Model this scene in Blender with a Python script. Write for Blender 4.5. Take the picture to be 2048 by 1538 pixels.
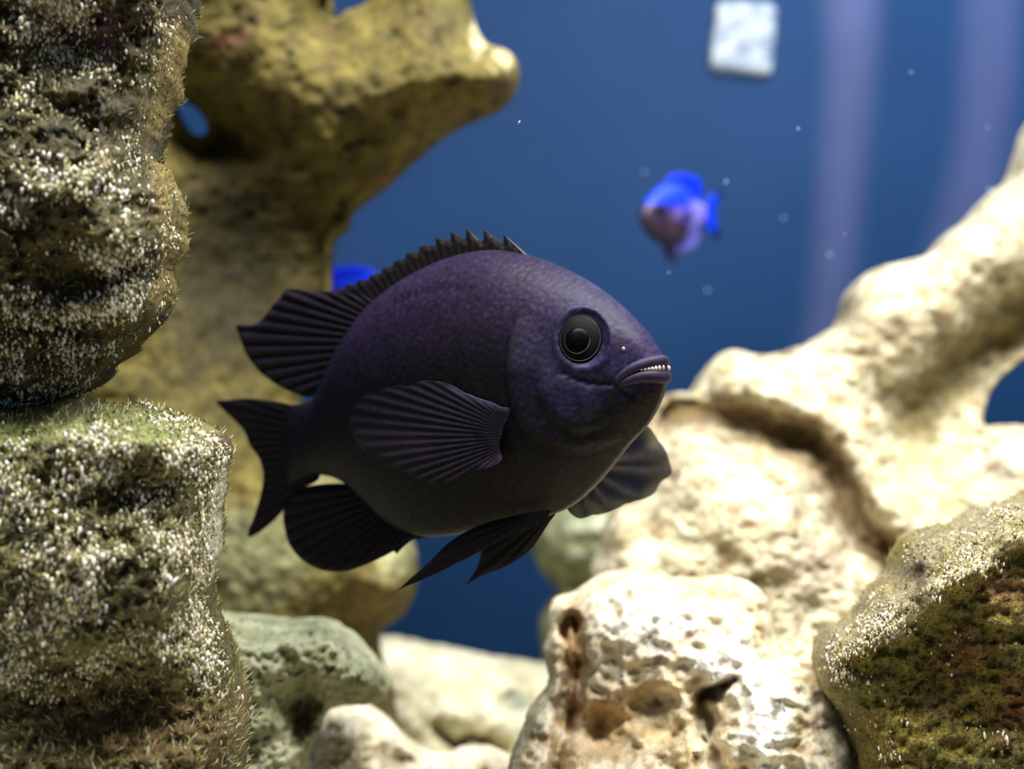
import bpy, math
import numpy as np
from mathutils import Vector, Matrix
from mathutils.bvhtree import BVHTree

# ------------------------------------------------------------------ scene, camera, light
scene = bpy.context.scene
for o in list(bpy.data.objects): bpy.data.objects.remove(o)
COL = scene.collection
W_, H_ = 2048, 1538
HFOV = math.radians(55)
FPX = (W_ / 2) / math.tan(HFOV / 2)

cam_d = bpy.data.cameras.new('camera'); cam = bpy.data.objects.new('camera', cam_d); COL.objects.link(cam)
cam_d.sensor_width = 36; cam_d.lens = 18 / math.tan(HFOV / 2)
cam_d.clip_start = 0.005; cam_d.clip_end = 10
cam.rotation_euler = (math.pi / 2, 0, 0)
cam_d.dof.use_dof = True; cam_d.dof.focus_distance = 0.150; cam_d.dof.aperture_fstop = 11.5
scene.camera = cam
vs = scene.view_settings
vs.view_transform = 'Standard'; vs.look = 'None'; vs.gamma = 1; vs.use_curve_mapping = False; vs.exposure = 0.0

def lin(r, g, b):
    f = lambda c: c / 12.92 if c <= 0.04045 else ((c + 0.055) / 1.055) ** 2.4
    return (f(r / 255), f(g / 255), f(b / 255))

world = bpy.data.worlds.new('world'); scene.world = world; world.use_nodes = True
bg = world.node_tree.nodes['Background']; bg.inputs[0].default_value = (0.75, 0.86, 1.0, 1); bg.inputs[1].default_value = 0.16

def area(name, loc, target, sx, sy, power, color):
    l = bpy.data.lights.new(name, 'AREA'); l.shape = 'RECTANGLE'; l.size = sx; l.size_y = sy
    l.energy = power; l.color = color
    o = bpy.data.objects.new(name, l); COL.objects.link(o); o.location = loc
    o.rotation_euler = (Vector(target) - Vector(loc)).to_track_quat('-Z', 'Y').to_euler()
    return o
# the tank's LED bar hangs above the open water, to the right and a little to the front
area('tank_light_bar', (0.07, 0.08, 0.36), (0.05, 0.21, -0.05), 0.46, 0.10, 6.0, (1.0, 0.98, 0.93))
area('back_wall_fill', (0.24, 0.40, 0.33), (0.22, 0.47, 0.05), 0.34, 0.06, 0.9, (0.62, 0.80, 1.0))  # lamp added to brighten the upper right of the back wall

# ------------------------------------------------------------------ helpers
def P(u, v, d):
    return np.stack([(np.asarray(u, float) - W_ / 2) / FPX * d, np.zeros_like(np.asarray(u, float)) + d,
                     -(np.asarray(v, float) - H_ / 2) / FPX * d], -1)

def link(o, parent=None):
    COL.objects.link(o)
    if parent is not None: o.parent = parent
    return o

def mk(name, verts, faces, mat=None, parent=None, smooth=True, cols=None, recenter=False):
    verts = np.asarray(verts, float)
    loc = np.zeros(3)
    if recenter:
        mn, mx = verts.min(0), verts.max(0)
        loc = np.array([(mn[0] + mx[0]) / 2, (mn[1] + mx[1]) / 2, mn[2]]); verts = verts - loc
    me = bpy.data.meshes.new(name)
    if isinstance(faces, np.ndarray):
        n, k = faces.shape
        me.vertices.add(len(verts)); me.vertices.foreach_set('co', verts.ravel())
        me.loops.add(n * k); me.loops.foreach_set('vertex_index', faces.ravel().astype(np.int32))
        me.polygons.add(n); me.polygons.foreach_set('loop_start', np.arange(0, n * k, k, dtype=np.int32))
        me.update(calc_edges=True)
    else:
        me.from_pydata(verts.tolist(), [], [list(map(int, f)) for f in faces]); me.update()
    me.validate()
    if smooth: me.polygons.foreach_set('use_smooth', [True] * len(me.polygons))
    if cols is not None:
        at = me.color_attributes.new('Col', 'FLOAT_COLOR', 'POINT')
        c4 = np.ones((len(verts), 4)); c4[:, :cols.shape[1]] = cols
        at.data.foreach_set('color', c4.ravel())
    if mat: me.materials.append(mat)
    o = bpy.data.objects.new(name, me); o.location = loc
    return link(o, parent)

def tag(o, label=None, cat=None, group=None, kind=None):
    if label: o['label'] = label
    if cat: o['category'] = cat
    if group: o['group'] = group
    if kind: o['kind'] = kind
    return o

def vnoise(p, seed=0):
    """smooth value noise in [-1,1], p (N,3)"""
    p = np.asarray(p, float); i = np.floor(p).astype(np.int64); f = p - i; f = f * f * f * (f * (f * 6 - 15) + 10)
    def h(ix, iy, iz):
        n = (ix * 374761393 + iy * 668265263 + iz * 2147483647 + seed * 974711) & 0xffffffff
        n = ((n ^ (n >> 13)) * 1274126177) & 0xffffffff
        n = ((n ^ (n >> 16)) * 2246822519) & 0xffffffff
        n = n ^ (n >> 15)
        return (n & 0xffff) / 32767.5 - 1
    r = 0
    for dx in (0, 1):
        for dy in (0, 1):
            for dz in (0, 1):
                w = (f[:, 0] if dx else 1 - f[:, 0]) * (f[:, 1] if dy else 1 - f[:, 1]) * (f[:, 2] if dz else 1 - f[:, 2])
                r = r + w * h(i[:, 0] + dx, i[:, 1] + dy, i[:, 2] + dz)
    return r

def fbm(p, octaves=4, seed=0, gain=0.5):
    a, s, r = 1.0, 0.0, 0
    p = np.asarray(p, float)
    for k in range(octaves):
        r = r + a * vnoise(p * (2.03 ** k) + k * 17.3, seed + k); s += a; a *= gain
    return r / s

def smooth_loop(pts, seg=8.0, rough=0.0, seed=0, closed=True):
    """Catmull-Rom through the points, resampled about every seg px, with a little roughness"""
    pts = np.asarray(pts, float); n = len(pts); out = []
    for i in range(n if closed else n - 1):
        p1, p2 = pts[i], pts[(i + 1) % n]
        p0 = pts[(i - 1) % n] if (closed or i > 0) else p1
        p3 = pts[(i + 2) % n] if (closed or i + 2 < n) else p2
        L = np.hypot(*(p2 - p1)); k = max(1, int(L / seg))
        if L > 260:                                  # long hidden runs stay straight
            k = max(1, int(L / 50)); t = np.arange(k)[:, None] / k; out.append(p1 + (p2 - p1) * t); continue
        t = np.arange(k)[:, None] / k
        m1, m2 = (p2 - p0) * 0.45, (p3 - p1) * 0.45
        lim = L * 1.2
        m1 *= min(1, lim / (np.hypot(*m1) + 1e-9)); m2 *= min(1, lim / (np.hypot(*m2) + 1e-9))
        out.append((2*t**3-3*t**2+1)*p1 + (t**3-2*t**2+t)*m1 + (-2*t**3+3*t**2)*p2 + (t**3-t**2)*m2)
    if not closed: out.append(pts[-1:])
    q = np.concatenate(out)
    if rough:
        z = np.full(len(q), seed * 3.7)
        q = q + rough * np.stack([fbm(np.stack([q[:, 0]/45, q[:, 1]/45, z], 1), 3, seed),
                                  fbm(np.stack([q[:, 0]/45, q[:, 1]/45, z + 50], 1), 3, seed + 9)], 1)
    return q

def region_grid(loops, step):
    """grid over an outline (even-odd), rim vertices snapped onto the outline"""
    allp = np.concatenate(loops); mn = allp.min(0) - step; mx = allp.max(0) + step
    xs = np.arange(mn[0], mx[0] + step, step); ys = np.arange(mn[1], mx[1] + step, step)
    X, Y = np.meshgrid(xs, ys); sh = X.shape; q = np.stack([X.ravel(), Y.ravel()], 1).astype(np.float32)
    A = np.concatenate(loops).astype(np.float32); B = np.concatenate([np.roll(l, -1, 0) for l in loops]).astype(np.float32)
    N = len(q); best = np.full(N, 1e18); near = np.zeros((N, 2)); inside = np.zeros(N, bool)
    AB = B - A; L2 = (AB ** 2).sum(1) + 1e-12
    for c in range(0, N, 4000):
        qq = q[c:c+4000]
        d = qq[:, None, :] - A[None]
        t = np.clip((d * AB).sum(2) / L2, 0, 1)
        pr = A[None] + t[..., None] * AB[None]
        dd = ((qq[:, None, :] - pr) ** 2).sum(2); k = dd.argmin(1); r = np.arange(len(qq))
        best[c:c+4000] = dd[r, k]; near[c:c+4000] = pr[r, k]
        cond = (A[None, :, 1] > qq[:, None, 1]) != (B[None, :, 1] > qq[:, None, 1])
        xi = A[None, :, 0] + (qq[:, None, 1] - A[None, :, 1]) / (B[None, :, 1] - A[None, :, 1] + 1e-12) * AB[None, :, 0]
        inside[c:c+4000] = ((cond & (qq[:, None, 0] < xi)).sum(1) % 2) == 1
    dist = np.sqrt(best); dist[~inside] = 0
    ins = inside.reshape(sh)
    cell = ins[:-1, :-1] | ins[1:, :-1] | ins[:-1, 1:] | ins[1:, 1:]
    used = np.zeros(sh, bool)
    used[:-1, :-1] |= cell; used[1:, :-1] |= cell; used[:-1, 1:] |= cell; used[1:, 1:] |= cell
    pos = q.astype(float); pos[~inside] = near[~inside]
    return pos, dist, inside, used.ravel(), cell, sh

def blur(a, sh, inside, it):
    a = a.reshape(sh).copy(); m = inside.reshape(sh)
    for _ in range(it):
        p = np.pad(a, 1, mode='edge')
        s = (p[:-2, 1:-1] + p[2:, 1:-1] + p[1:-1, :-2] + p[1:-1, 2:] + 2 * a) / 6
        a = np.where(m, s, 0)
    return a.ravel()

def region_solid(loops, step, hf, hb, mapf, nblur=0):
    """closed solid over an outline. hf/hb(pos,dist) are the front/back heights; mapf(u,v,h) gives the 3D point"""
    pos, dist, inside, used, cell, sh = region_grid(loops, step)
    d2 = blur(dist, sh, inside, nblur) if nblur else dist
    F = hf(pos, d2); Bk = hb(pos, d2)
    F = np.where(inside, F, 0); Bk = np.where(inside, Bk, 0)
    idx = np.full(len(pos), -1); ui = np.where(used)[0]; idx[ui] = np.arange(len(ui))
    fv = mapf(pos[ui, 0], pos[ui, 1], F[ui]); bv = mapf(pos[ui, 0], pos[ui, 1], -Bk[ui])
    bi = np.full(len(pos), -1); ii = np.where(used & inside)[0]
    bi[ii] = len(ui) + np.arange(len(ii)); rim = used & ~inside; bi[rim] = idx[rim]
    verts = np.concatenate([fv, bv[inside[ui]]])
    uv = np.concatenate([pos[ui], pos[ii]])
    front = np.concatenate([np.ones(len(ui), bool), np.zeros(len(ii), bool)])
    g = np.arange(len(pos)).reshape(sh)
    c = np.where(cell)
    a0, a1, a2, a3 = g[:-1, :-1][c], g[:-1, 1:][c], g[1:, 1:][c], g[1:, :-1][c]
    ff = np.stack([idx[a3], idx[a2], idx[a1], idx[a0]], 1); bf = np.stack([bi[a0], bi[a1], bi[a2], bi[a3]], 1)
    return verts, np.concatenate([ff, bf]), uv, front

def poly_dist(q, line):
    line = np.asarray(line, float); best = np.full(len(q), 1e18)
    for a, b in zip(line[:-1], line[1:]):
        ab = b - a; t = np.clip(((q - a) @ ab) / (ab @ ab + 1e-9), 0, 1)
        best = np.minimum(best, ((q - a - t[:, None] * ab) ** 2).sum(1))
    return np.sqrt(best)

# ------------------------------------------------------------------ materials
def nmat(name):
    m = bpy.data.materials.new(name); m.use_nodes = True
    nt = m.node_tree; b = nt.nodes['Principled BSDF']
    return m, nt, b

def N(nt, typ, **kw):
    n = nt.nodes.new(typ)
    for k, v in kw.items():
        if k in n.inputs.keys(): n.inputs[k].default_value = v
        else: setattr(n, k, v)
    return n

def mixc(nt, blend, fac, a, b):
    n = nt.nodes.new('ShaderNodeMix'); n.data_type = 'RGBA'; n.blend_type = blend
    for sock, val in ((n.inputs[0], fac), (n.inputs[6], a), (n.inputs[7], b)):
        if isinstance(val, bpy.types.NodeSocket): nt.links.new(val, sock)
        elif isinstance(val, tuple): sock.default_value = (*val[:3], 1)
        else: sock.default_value = val
    return n.outputs[2]

def ramp(nt, src, stops):
    r = nt.nodes.new('ShaderNodeValToRGB'); nt.links.new(src, r.inputs[0])
    while len(r.color_ramp.elements) < len(stops): r.color_ramp.elements.new(0.5)
    for e, (p, c) in zip(r.color_ramp.elements, stops):
        e.position = p; e.color = (*c, 1) if isinstance(c, tuple) else (c, c, c, 1)
    return r.outputs[0]

def rock_mat(name, fine=900, contrast=(0.55, 1.35), pits=0.5, pitscale=420, rough=0.8, bump=0.6, spec=0.3):
    m, nt, b = nmat(name)
    tc = N(nt, 'ShaderNodeTexCoord'); at = N(nt, 'ShaderNodeAttribute', attribute_name='Col')
    n1 = N(nt, 'ShaderNodeTexNoise', Scale=fine, Detail=6, Roughness=0.65); nt.links.new(tc.outputs['Object'], n1.inputs['Vector'])
    n2 = N(nt, 'ShaderNodeTexNoise', Scale=fine * 0.27, Detail=5, Roughness=0.6); nt.links.new(tc.outputs['Object'], n2.inputs['Vector'])
    vo = N(nt, 'ShaderNodeTexVoronoi', Scale=pitscale); nz = N(nt, 'ShaderNodeTexNoise', Scale=pitscale * 0.6, Detail=3); nt.links.new(tc.outputs['Object'], nz.inputs['Vector'])
    va = N(nt, 'ShaderNodeVectorMath', operation='MULTIPLY_ADD'); nt.links.new(nz.outputs['Color'], va.inputs[0]); va.inputs[1].default_value = (1.6 / pitscale,) * 3
    nt.links.new(tc.outputs['Object'], va.inputs[2]); nt.links.new(va.outputs[0], vo.inputs['Vector'])
    c1 = ramp(nt, n1.outputs['Fac'], [(0.32, contrast[0]), (0.68, contrast[1])])
    c2 = ramp(nt, n2.outputs['Fac'], [(0.30, 0.72), (0.70, 1.22)])
    cp = ramp(nt, vo.outputs['Distance'], [(0.10, (1 - pits, 1 - pits * 1.08, 1 - pits * 1.15)), (0.34, 1.0)])
    c = mixc(nt, 'MULTIPLY', 1.0, at.outputs['Color'], c1); c = mixc(nt, 'MULTIPLY', 1.0, c, c2); c = mixc(nt, 'MULTIPLY', 1.0, c, cp)
    nt.links.new(c, b.inputs['Base Color']); b.inputs['Roughness'].default_value = rough
    b.inputs['Specular IOR Level'].default_value = spec
    bu = N(nt, 'ShaderNodeBump', Strength=bump, Distance=0.0011); nt.links.new(n2.outputs['Fac'], bu.inputs['Height'])
    bu2 = N(nt, 'ShaderNodeBump', Strength=bump, Distance=0.0006); nt.links.new(n1.outputs['Fac'], bu2.inputs['Height'])
    bu3 = N(nt, 'ShaderNodeBump', Strength=bump * pits, Distance=0.0006); nt.links.new(cp, bu3.inputs['Height'])
    nt.links.new(bu.outputs[0], bu2.inputs['Normal']); nt.links.new(bu2.outputs[0], bu3.inputs['Normal'])
    nt.links.new(bu3.outputs[0], b.inputs['Normal'])
    return m

def attr_mat(name, rough=0.5, spec=0.4, noise=None, amt=0.3, trans=0.0):
    m, nt, b = nmat(name)
    at = N(nt, 'ShaderNodeAttribute', attribute_name='Col'); c = at.outputs['Color']
    if noise:
        tc = N(nt, 'ShaderNodeTexCoord'); n = N(nt, 'ShaderNodeTexNoise', Scale=noise, Detail=4)
        nt.links.new(tc.outputs['Object'], n.inputs['Vector'])
        c = mixc(nt, 'MULTIPLY', 1.0, c, ramp(nt, n.outputs['Fac'], [(0.3, 1 - amt), (0.7, 1 + amt)]))
    nt.links.new(c, b.inputs['Base Color']); b.inputs['Roughness'].default_value = rough
    b.inputs['Specular IOR Level'].default_value = spec
    if trans: nt.links.new(at.outputs['Alpha'], b.inputs['Alpha'])
    return m

M_SHADY = rock_mat('olive_rock', fine=500, contrast=(0.7, 1.25), pits=0.35, pitscale=200, bump=0.4)
M_PALE = rock_mat('cream_rock', fine=560, contrast=(0.74, 1.16), pits=0.16, pitscale=260, bump=0.8)
M_KNOB = rock_mat('white_knobbly_rock', fine=620, contrast=(0.76, 1.16), pits=0.18, pitscale=300, bump=0.9)
M_ALGAE = rock_mat('algae_rock', fine=1500, contrast=(0.25, 1.9), pits=0.55, pitscale=900, bump=1.0, rough=0.6, spec=0.5)
M_GRIT = attr_mat('pale_grit', rough=0.45, spec=0.6)
M_TUFT = attr_mat('algae_hair', rough=0.6, spec=0.3)

# ------------------------------------------------------------------ the tank
def plain(name, c1, c2, scale, rough=0.8, bump=0.0):
    m, nt, b = nmat(name); tc = N(nt, 'ShaderNodeTexCoord'); n = N(nt, 'ShaderNodeTexNoise', Scale=scale, Detail=4)
    nt.links.new(tc.outputs['Object'], n.inputs['Vector'])
    nt.links.new(ramp(nt, n.outputs['Fac'], [(0.3, c1), (0.7, c2)]), b.inputs['Base Color'])
    b.inputs['Roughness'].default_value = rough
    if bump:
        bu = N(nt, 'ShaderNodeBump', Strength=bump, Distance=0.001); nt.links.new(n.outputs['Fac'], bu.inputs['Height']); nt.links.new(bu.outputs[0], b.inputs['Normal'])
    return m
M_BACK = plain('blue_backing', lin(18, 52, 92), lin(28, 58, 100), 9, 0.6)
M_BACK.node_tree.nodes['Principled BSDF'].inputs['Specular IOR Level'].default_value = 0.1
M_SAND = plain('pale_sand', lin(190, 175, 140), lin(225, 214, 185), 900, 0.9, 0.6)
FLOOR = -0.150; BACK = 0.50
def box(name, a, b_, mat, parent=None, bevel=0):
    x0, y0, z0 = a; x1, y1, z1 = b_
    v = [(x0,y0,z0),(x1,y0,z0),(x1,y1,z0),(x0,y1,z0),(x0,y0,z1),(x1,y0,z1),(x1,y1,z1),(x0,y1,z1)]
    f = [(0,3,2,1),(4,5,6,7),(0,1,5,4),(1,2,6,5),(2,3,7,6),(3,0,4,7)]
    o = mk(name, v, f, mat, parent, smooth=False, recenter=parent is None)
    if bevel:
        md = o.modifiers.new('bevel', 'BEVEL'); md.width = bevel; md.segments = 4
    return o
tag(box('floor', (-0.46, -0.02, FLOOR - 0.012), (0.46, BACK, FLOOR), M_SAND), 'pale sand bed of the aquarium under the rocks', kind='structure')
tag(box('wall_back', (-0.46, BACK, FLOOR - 0.012), (0.46, BACK + 0.01, 0.30), M_BACK), 'blurred deep blue back wall of the aquarium', kind='structure')
tag(box('wall_left', (-0.47, -0.02, FLOOR - 0.012), (-0.46, BACK + 0.01, 0.30), M_BACK), 'blue side wall of the aquarium beyond the left rocks', kind='structure')
tag(box('wall_right', (0.46, -0.02, FLOOR - 0.012), (0.47, BACK + 0.01, 0.30), M_BACK), 'blue side wall of the aquarium beyond the right rocks', kind='structure')

# ------------------------------------------------------------------ rocks
def make_rock(name, loops, D, T, R, mat, base, feats=(), patches=(), step=6, amp=0.0022, nscale=260, rough=5, seed=1,
              slope=(0, 0), pivot=(1024, 769), back=1.0, mix2=None, nblur=10, pow_=0.5, knob=0.0, crust=0.0010):
    loops = [smooth_loop(l, 7, rough, seed + i) for i, l in enumerate(loops)]
    def depth0(u, v):
        return D + slope[0] * (u - pivot[0]) / FPX * D + slope[1] * (np.clip(v, -200, 1600) - pivot[1]) / FPX * D
    def hf(q, d):
        x = np.clip(d / R, 0, 1); h = T * (1 - (1 - x) ** 2) ** pow_
        edge = np.clip(d / 22, 0, 1)
        for f in feats:
            if f[0] == 'b':
                _, u, v, ru, rv, dh = f[:6]; ang = math.radians(f[6]) if len(f) > 6 else 0
                du, dv = q[:, 0] - u, q[:, 1] - v
                a = du * math.cos(ang) + dv * math.sin(ang); b = -du * math.sin(ang) + dv * math.cos(ang)
                h = h + dh * np.exp(-((a / ru) ** 2 + (b / rv) ** 2)) * edge
            else:
                _, line, w, dh = f
                wob = 24 * fbm(np.stack([q[:, 0] / 60, q[:, 1] / 60, np.full(len(q), seed + .5)], 1), 2, seed)
                h = h + dh * np.exp(-((poly_dist(q, line) + wob) / w) ** 2) * edge
        p = P(q[:, 0], q[:, 1], depth0(q[:, 0], q[:, 1])) 
        n = fbm(p * nscale, 5, seed, 0.55) + 0.5 * fbm(p * nscale * 0.3 + 9, 3, seed + 5)
        h = h + amp * n * np.clip(d / 14, 0, 1)
        cr = 1 - 2.6 * np.abs(fbm(p * nscale * 1.5 + 71, 4, seed + 41))
        h = h + crust * np.clip(cr, -0.9, 1) * np.clip(d / 10, 0, 1)
        if knob:
            k = 1 - np.abs(fbm(p * nscale * 0.55 + 31, 3, seed + 77)) * 2.2
            h = h + knob * np.clip(k, -0.4, 1) * np.clip(d / 20, 0, 1)
        return np.maximum(h, -T * 0.5)
    def hb(q, d):
        x = np.clip(d / R, 0, 1); p = P(q[:, 0], q[:, 1], D)
        return np.maximum(T * back * (1 - (1 - x) ** 2) ** 0.5 + amp * 2 * fbm(p * nscale * 0.7 + 77, 4, seed + 3) * np.clip(d / 20, 0, 1), 0)
    def mapf(u, v, h):
        d0 = depth0(u, v); p = P(u, v, d0 - np.maximum(h, -T * 0.5) * (h > 0) - np.minimum(h, 0) * 0)
        p[:, 1] = np.where(h < 0, d0 - h, p[:, 1])
        return p
    V, Fc, uv, front = region_solid(loops, step, hf, hb, mapf, nblur)
    V[:, 2] = np.maximum(V[:, 2], FLOOR - 0.001)
    # pigment: base tones mixed by noise, then growths, stains and some painted light and shade
    c0, c1 = np.array(lin(*base[0])), np.array(lin(*base[1]))
    t = np.clip(0.5 + 0.9 * fbm(V * 170 + 3, 4, seed + 11), 0, 1)[:, None]
    C = c0 * (1 - t) + c1 * t
    if mix2:
        t2 = np.clip((fbm(V * mix2[1] + 40, 4, seed + 21) - mix2[2]) * 4, 0, 1)[:, None] * mix2[3]
        C = C * (1 - t2) + np.array(lin(*mix2[0])) * t2
    warp = np.stack([fbm(V * 300, 3, seed + 31), fbm(V * 300 + 60, 3, seed + 32)], 1)
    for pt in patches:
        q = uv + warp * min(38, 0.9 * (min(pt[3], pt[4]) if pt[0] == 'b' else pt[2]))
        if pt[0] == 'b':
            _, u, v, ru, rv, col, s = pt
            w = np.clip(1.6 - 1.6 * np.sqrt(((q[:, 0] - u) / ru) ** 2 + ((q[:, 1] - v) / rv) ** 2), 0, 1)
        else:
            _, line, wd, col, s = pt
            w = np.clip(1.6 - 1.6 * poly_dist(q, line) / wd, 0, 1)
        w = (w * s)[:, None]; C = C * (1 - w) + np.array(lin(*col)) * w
    o = mk(name, V, Fc, mat, None, True, C, recenter=True)
    me = o.data; nor = np.zeros(len(V) * 3); me.vertices.foreach_get('normal', nor)
    return o, V - np.array(o.location), nor.reshape(-1, 3), uv, front

OCT_V = np.array([(1,0,0),(-1,0,0),(0,1,0),(0,-1,0),(0,0,1),(0,0,-1)], float)
OCT_F = np.array([(0,2,4),(2,1,4),(1,3,4),(3,0,4),(2,0,5),(1,2,5),(3,1,5),(0,3,5)])
def ico():
    import bmesh
    bm = bmesh.new(); bmesh.ops.create_icosphere(bm, subdivisions=1, radius=1)
    v = np.array([x.co[:] for x in bm.verts]); f = np.array([[y.index for y in x.verts] for x in bm.faces]); bm.free(); return v, f
ICO_V, ICO_F = ico()

def grit(rock, n, size, palette, seed, clump=0.05, win=None, label='pale shell grit and sand grains caught in the algae'):
    o, V, nor, uv, front = rock; rng = np.random.default_rng(seed)
    ok = front.copy()
    ok &= (uv[:, 0] > -80) & (uv[:, 0] < 2130) & (uv[:, 1] > -80) & (uv[:, 1] < 1620)
    if win is not None: ok &= win(uv)
    ok = np.where(ok)[0]
    w = np.clip(fbm(V[ok] * 170 + 5, 4, seed) + clump, 0.015, 1) ** 1.8
    pick = rng.choice(ok, n, p=w / w.sum())
    s = size * np.clip(rng.lognormal(0, 0.5, n), 0.4, 1.9)
    q = rng.normal(size=(n, 4)); q /= np.linalg.norm(q, axis=1)[:, None]
    a, b, c, d = q.T
    Rm = np.stack([1-2*(c*c+d*d), 2*(b*c-a*d), 2*(b*d+a*c), 2*(b*c+a*d), 1-2*(b*b+d*d), 2*(c*d-a*b), 2*(b*d-a*c), 2*(c*d+a*b), 1-2*(b*b+c*c)], 1).reshape(n, 3, 3)
    tv = ICO_V[None] * (1 + 0.25 * rng.normal(size=(n, len(ICO_V), 1))) * np.array([1, 0.8, 0.55])
    pts = np.einsum('nij,nkj->nki', Rm, tv) * s[:, None, None] * np.array([0.75, 0.75, 1.45])
    pts += (V[pick] + nor[pick] * (s * 0.15)[:, None] + rng.normal(size=(n, 3)) * 0.0003)[:, None, :]
    k = len(ICO_V)
    F = (ICO_F[None] + (np.arange(n) * k)[:, None, None]).reshape(-1, 3)
    pal = np.array([lin(*p) for p in palette]); cc = pal[rng.integers(0, len(pal), n)] * rng.uniform(0.7, 1.1, (n, 1))
    g = mk('grit', pts.reshape(-1, 3), F, M_GRIT, o, True, np.repeat(cc, k, 0))
    tag(g, label, kind='stuff'); return g

def tufts(rock, n, length, palette, seed, win=None, up=0.9, label='short hair algae bristling from the rock'):
    o, V, nor, uv, front = rock; rng = np.random.default_rng(seed)
    ok = (uv[:, 0] > -60) & (uv[:, 0] < 2110) & (uv[:, 1] > -60) & (uv[:, 1] < 1600)
    if win is not None: ok &= win(uv)
    ok = np.where(ok)[0]; pick = rng.choice(ok, n)
    L = length * rng.uniform(0.4, 1.3, n)[:, None]; d = nor[pick] * 0.8 + np.array([0, 0, up]) + rng.normal(size=(n, 3)) * 0.35
    d /= np.linalg.norm(d, axis=1)[:, None]
    s = rng.normal(size=(n, 3)); s -= (s * d).sum(1)[:, None] * d; s /= np.linalg.norm(s, axis=1)[:, None]; t = np.cross(d, s)
    w = 0.00007 * rng.uniform(0.7, 1.6, (n, 1)); p0 = V[pick] - d * 0.0003
    bend = rng.normal(size=(n, 3)) * 0.25 * L
    mid = p0 + d * L * 0.55 + bend * 0.3; tip = p0 + d * L + bend
    pts = np.stack([p0 + s*w, p0 - s*w*0.5 + t*w*.87, p0 - s*w*0.5 - t*w*.87,
                    mid + s*w*.8, mid - s*w*0.4 + t*w*.7, mid - s*w*0.4 - t*w*.7, tip], 1)
    f = np.array([(0,1,4),(0,4,3),(1,2,5),(1,5,4),(2,0,3),(2,3,5),(3,4,6),(4,5,6),(5,3,6)])
    F = (f[None] + (np.arange(n) * 7)[:, None, None]).reshape(-1, 3)
    pal = np.array([lin(*p) for p in palette]); cc = pal[rng.integers(0, len(pal), n)] * rng.uniform(0.7, 1.15, (n, 1))
    g = mk('algae_tufts', pts.reshape(-1, 3), F, M_TUFT, o, True, np.repeat(cc, 7, 0))
    tag(g, label, kind='stuff'); return g

GRIT = [(252, 247, 228), (250, 246, 235), (248, 240, 205), (225, 216, 184), (196, 186, 140), (236, 236, 234), (160, 150, 96), (122, 110, 66), (140, 136, 84)]
HAIR = [(104, 108, 50), (140, 140, 76), (76, 80, 34), (196, 190, 136), (90, 74, 40)]

SPOT = np.random.default_rng(4).random((70, 2))

# upper left foreground rock
r1 = make_rock('live_rock', [[(380,-420),(372,-40),(370,0),(358,42),(345,90),(332,150),(310,200),(298,250),(296,310),(328,338),(345,380),(356,432),
      (342,500),(330,540),(336,562),(324,612),(300,650),(250,698),(205,738),(168,782),(100,800),(-20,800),(-200,790),(-420,700),(-520,300),(-480,-420)]],
      0.152, 0.020, 150, M_ALGAE, ((46, 40, 20), (104, 92, 50)), step=5, amp=0.0026, nscale=330, rough=9, seed=11,
      feats=[('b',150,95,110,60,-.006),('b',110,400,130,110,.005),('b',250,480,70,60,.004),('b',200,560,120,40,-.005),('b',60,690,150,70,-.004),('b',260,610,60,40,.004)],
      patches=[('b',160,55,95,55,(104,58,84),.8),('b',205,95,45,28,(150,104,104),.7),('b',110,10,70,28,(225,205,160),.7),
               ('b',60,640,150,110,(44,34,34),.6),('b',220,350,50,30,(70,50,60),.5),('l',[(345,60),(310,230),(330,380),(345,450),(325,600)],26,(190,165,90),.55)])
tag(r1[0], 'speckled algae-covered rock filling the upper left edge, its flank lit with white grains', 'rock')
grit(r1, 8500, 0.00021, GRIT, 5, 0.22)
tufts(r1, 9000, 0.0011, HAIR, 6)

# lower left foreground rock
r2 = make_rock('live_rock', [[(-420,830),(-200,806),(0,812),(80,806),(130,794),(180,800),(230,812),(300,815),(360,830),(420,858),(446,884),(455,902),(440,960),
      (426,1020),(420,1080),(412,1150),(410,1210),(432,1262),(456,1330),(476,1400),(486,1480),(476,1560),(490,1800),(560,2200),(600,2790),(-500,2790),(-620,1800),(-520,1200)]],
      0.150, 0.020, 150, M_ALGAE, ((62, 58, 30), (136, 126, 80)), step=6, amp=0.0024, nscale=330, rough=8, seed=23,
      feats=[('b',250,880,200,50,.003),('b',300,1000,120,60,-.003),('b',150,1150,200,150,.004),('b',330,1130,60,120,.002),('b',250,1400,240,90,-.006)],
      patches=[('b',260,855,240,60,(150,158,92),.7),('b',20,850,90,70,(140,160,80),.6),('b',260,1450,300,130,(120,92,52),.75),('b',440,885,16,22,(80,44,58),.9),
               ('l',[(440,940),(420,1060),(412,1160)],16,(232,226,205),.8),('b',360,1230,110,70,(70,72,44),.6),('b',300,990,110,50,(62,58,36),.6)])
tag(r2[0], 'pale speckled rock with hair algae along its flat top at the lower left corner', 'rock')
grit(r2, 11000, 0.00021, GRIT, 7, 0.28, win=lambda q: (q[:, 1] < 1360 + 40 * np.sin(q[:, 0] / 60)))
tufts(r2, 14000, 0.0013, HAIR + [(225, 220, 180)], 8)

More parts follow.
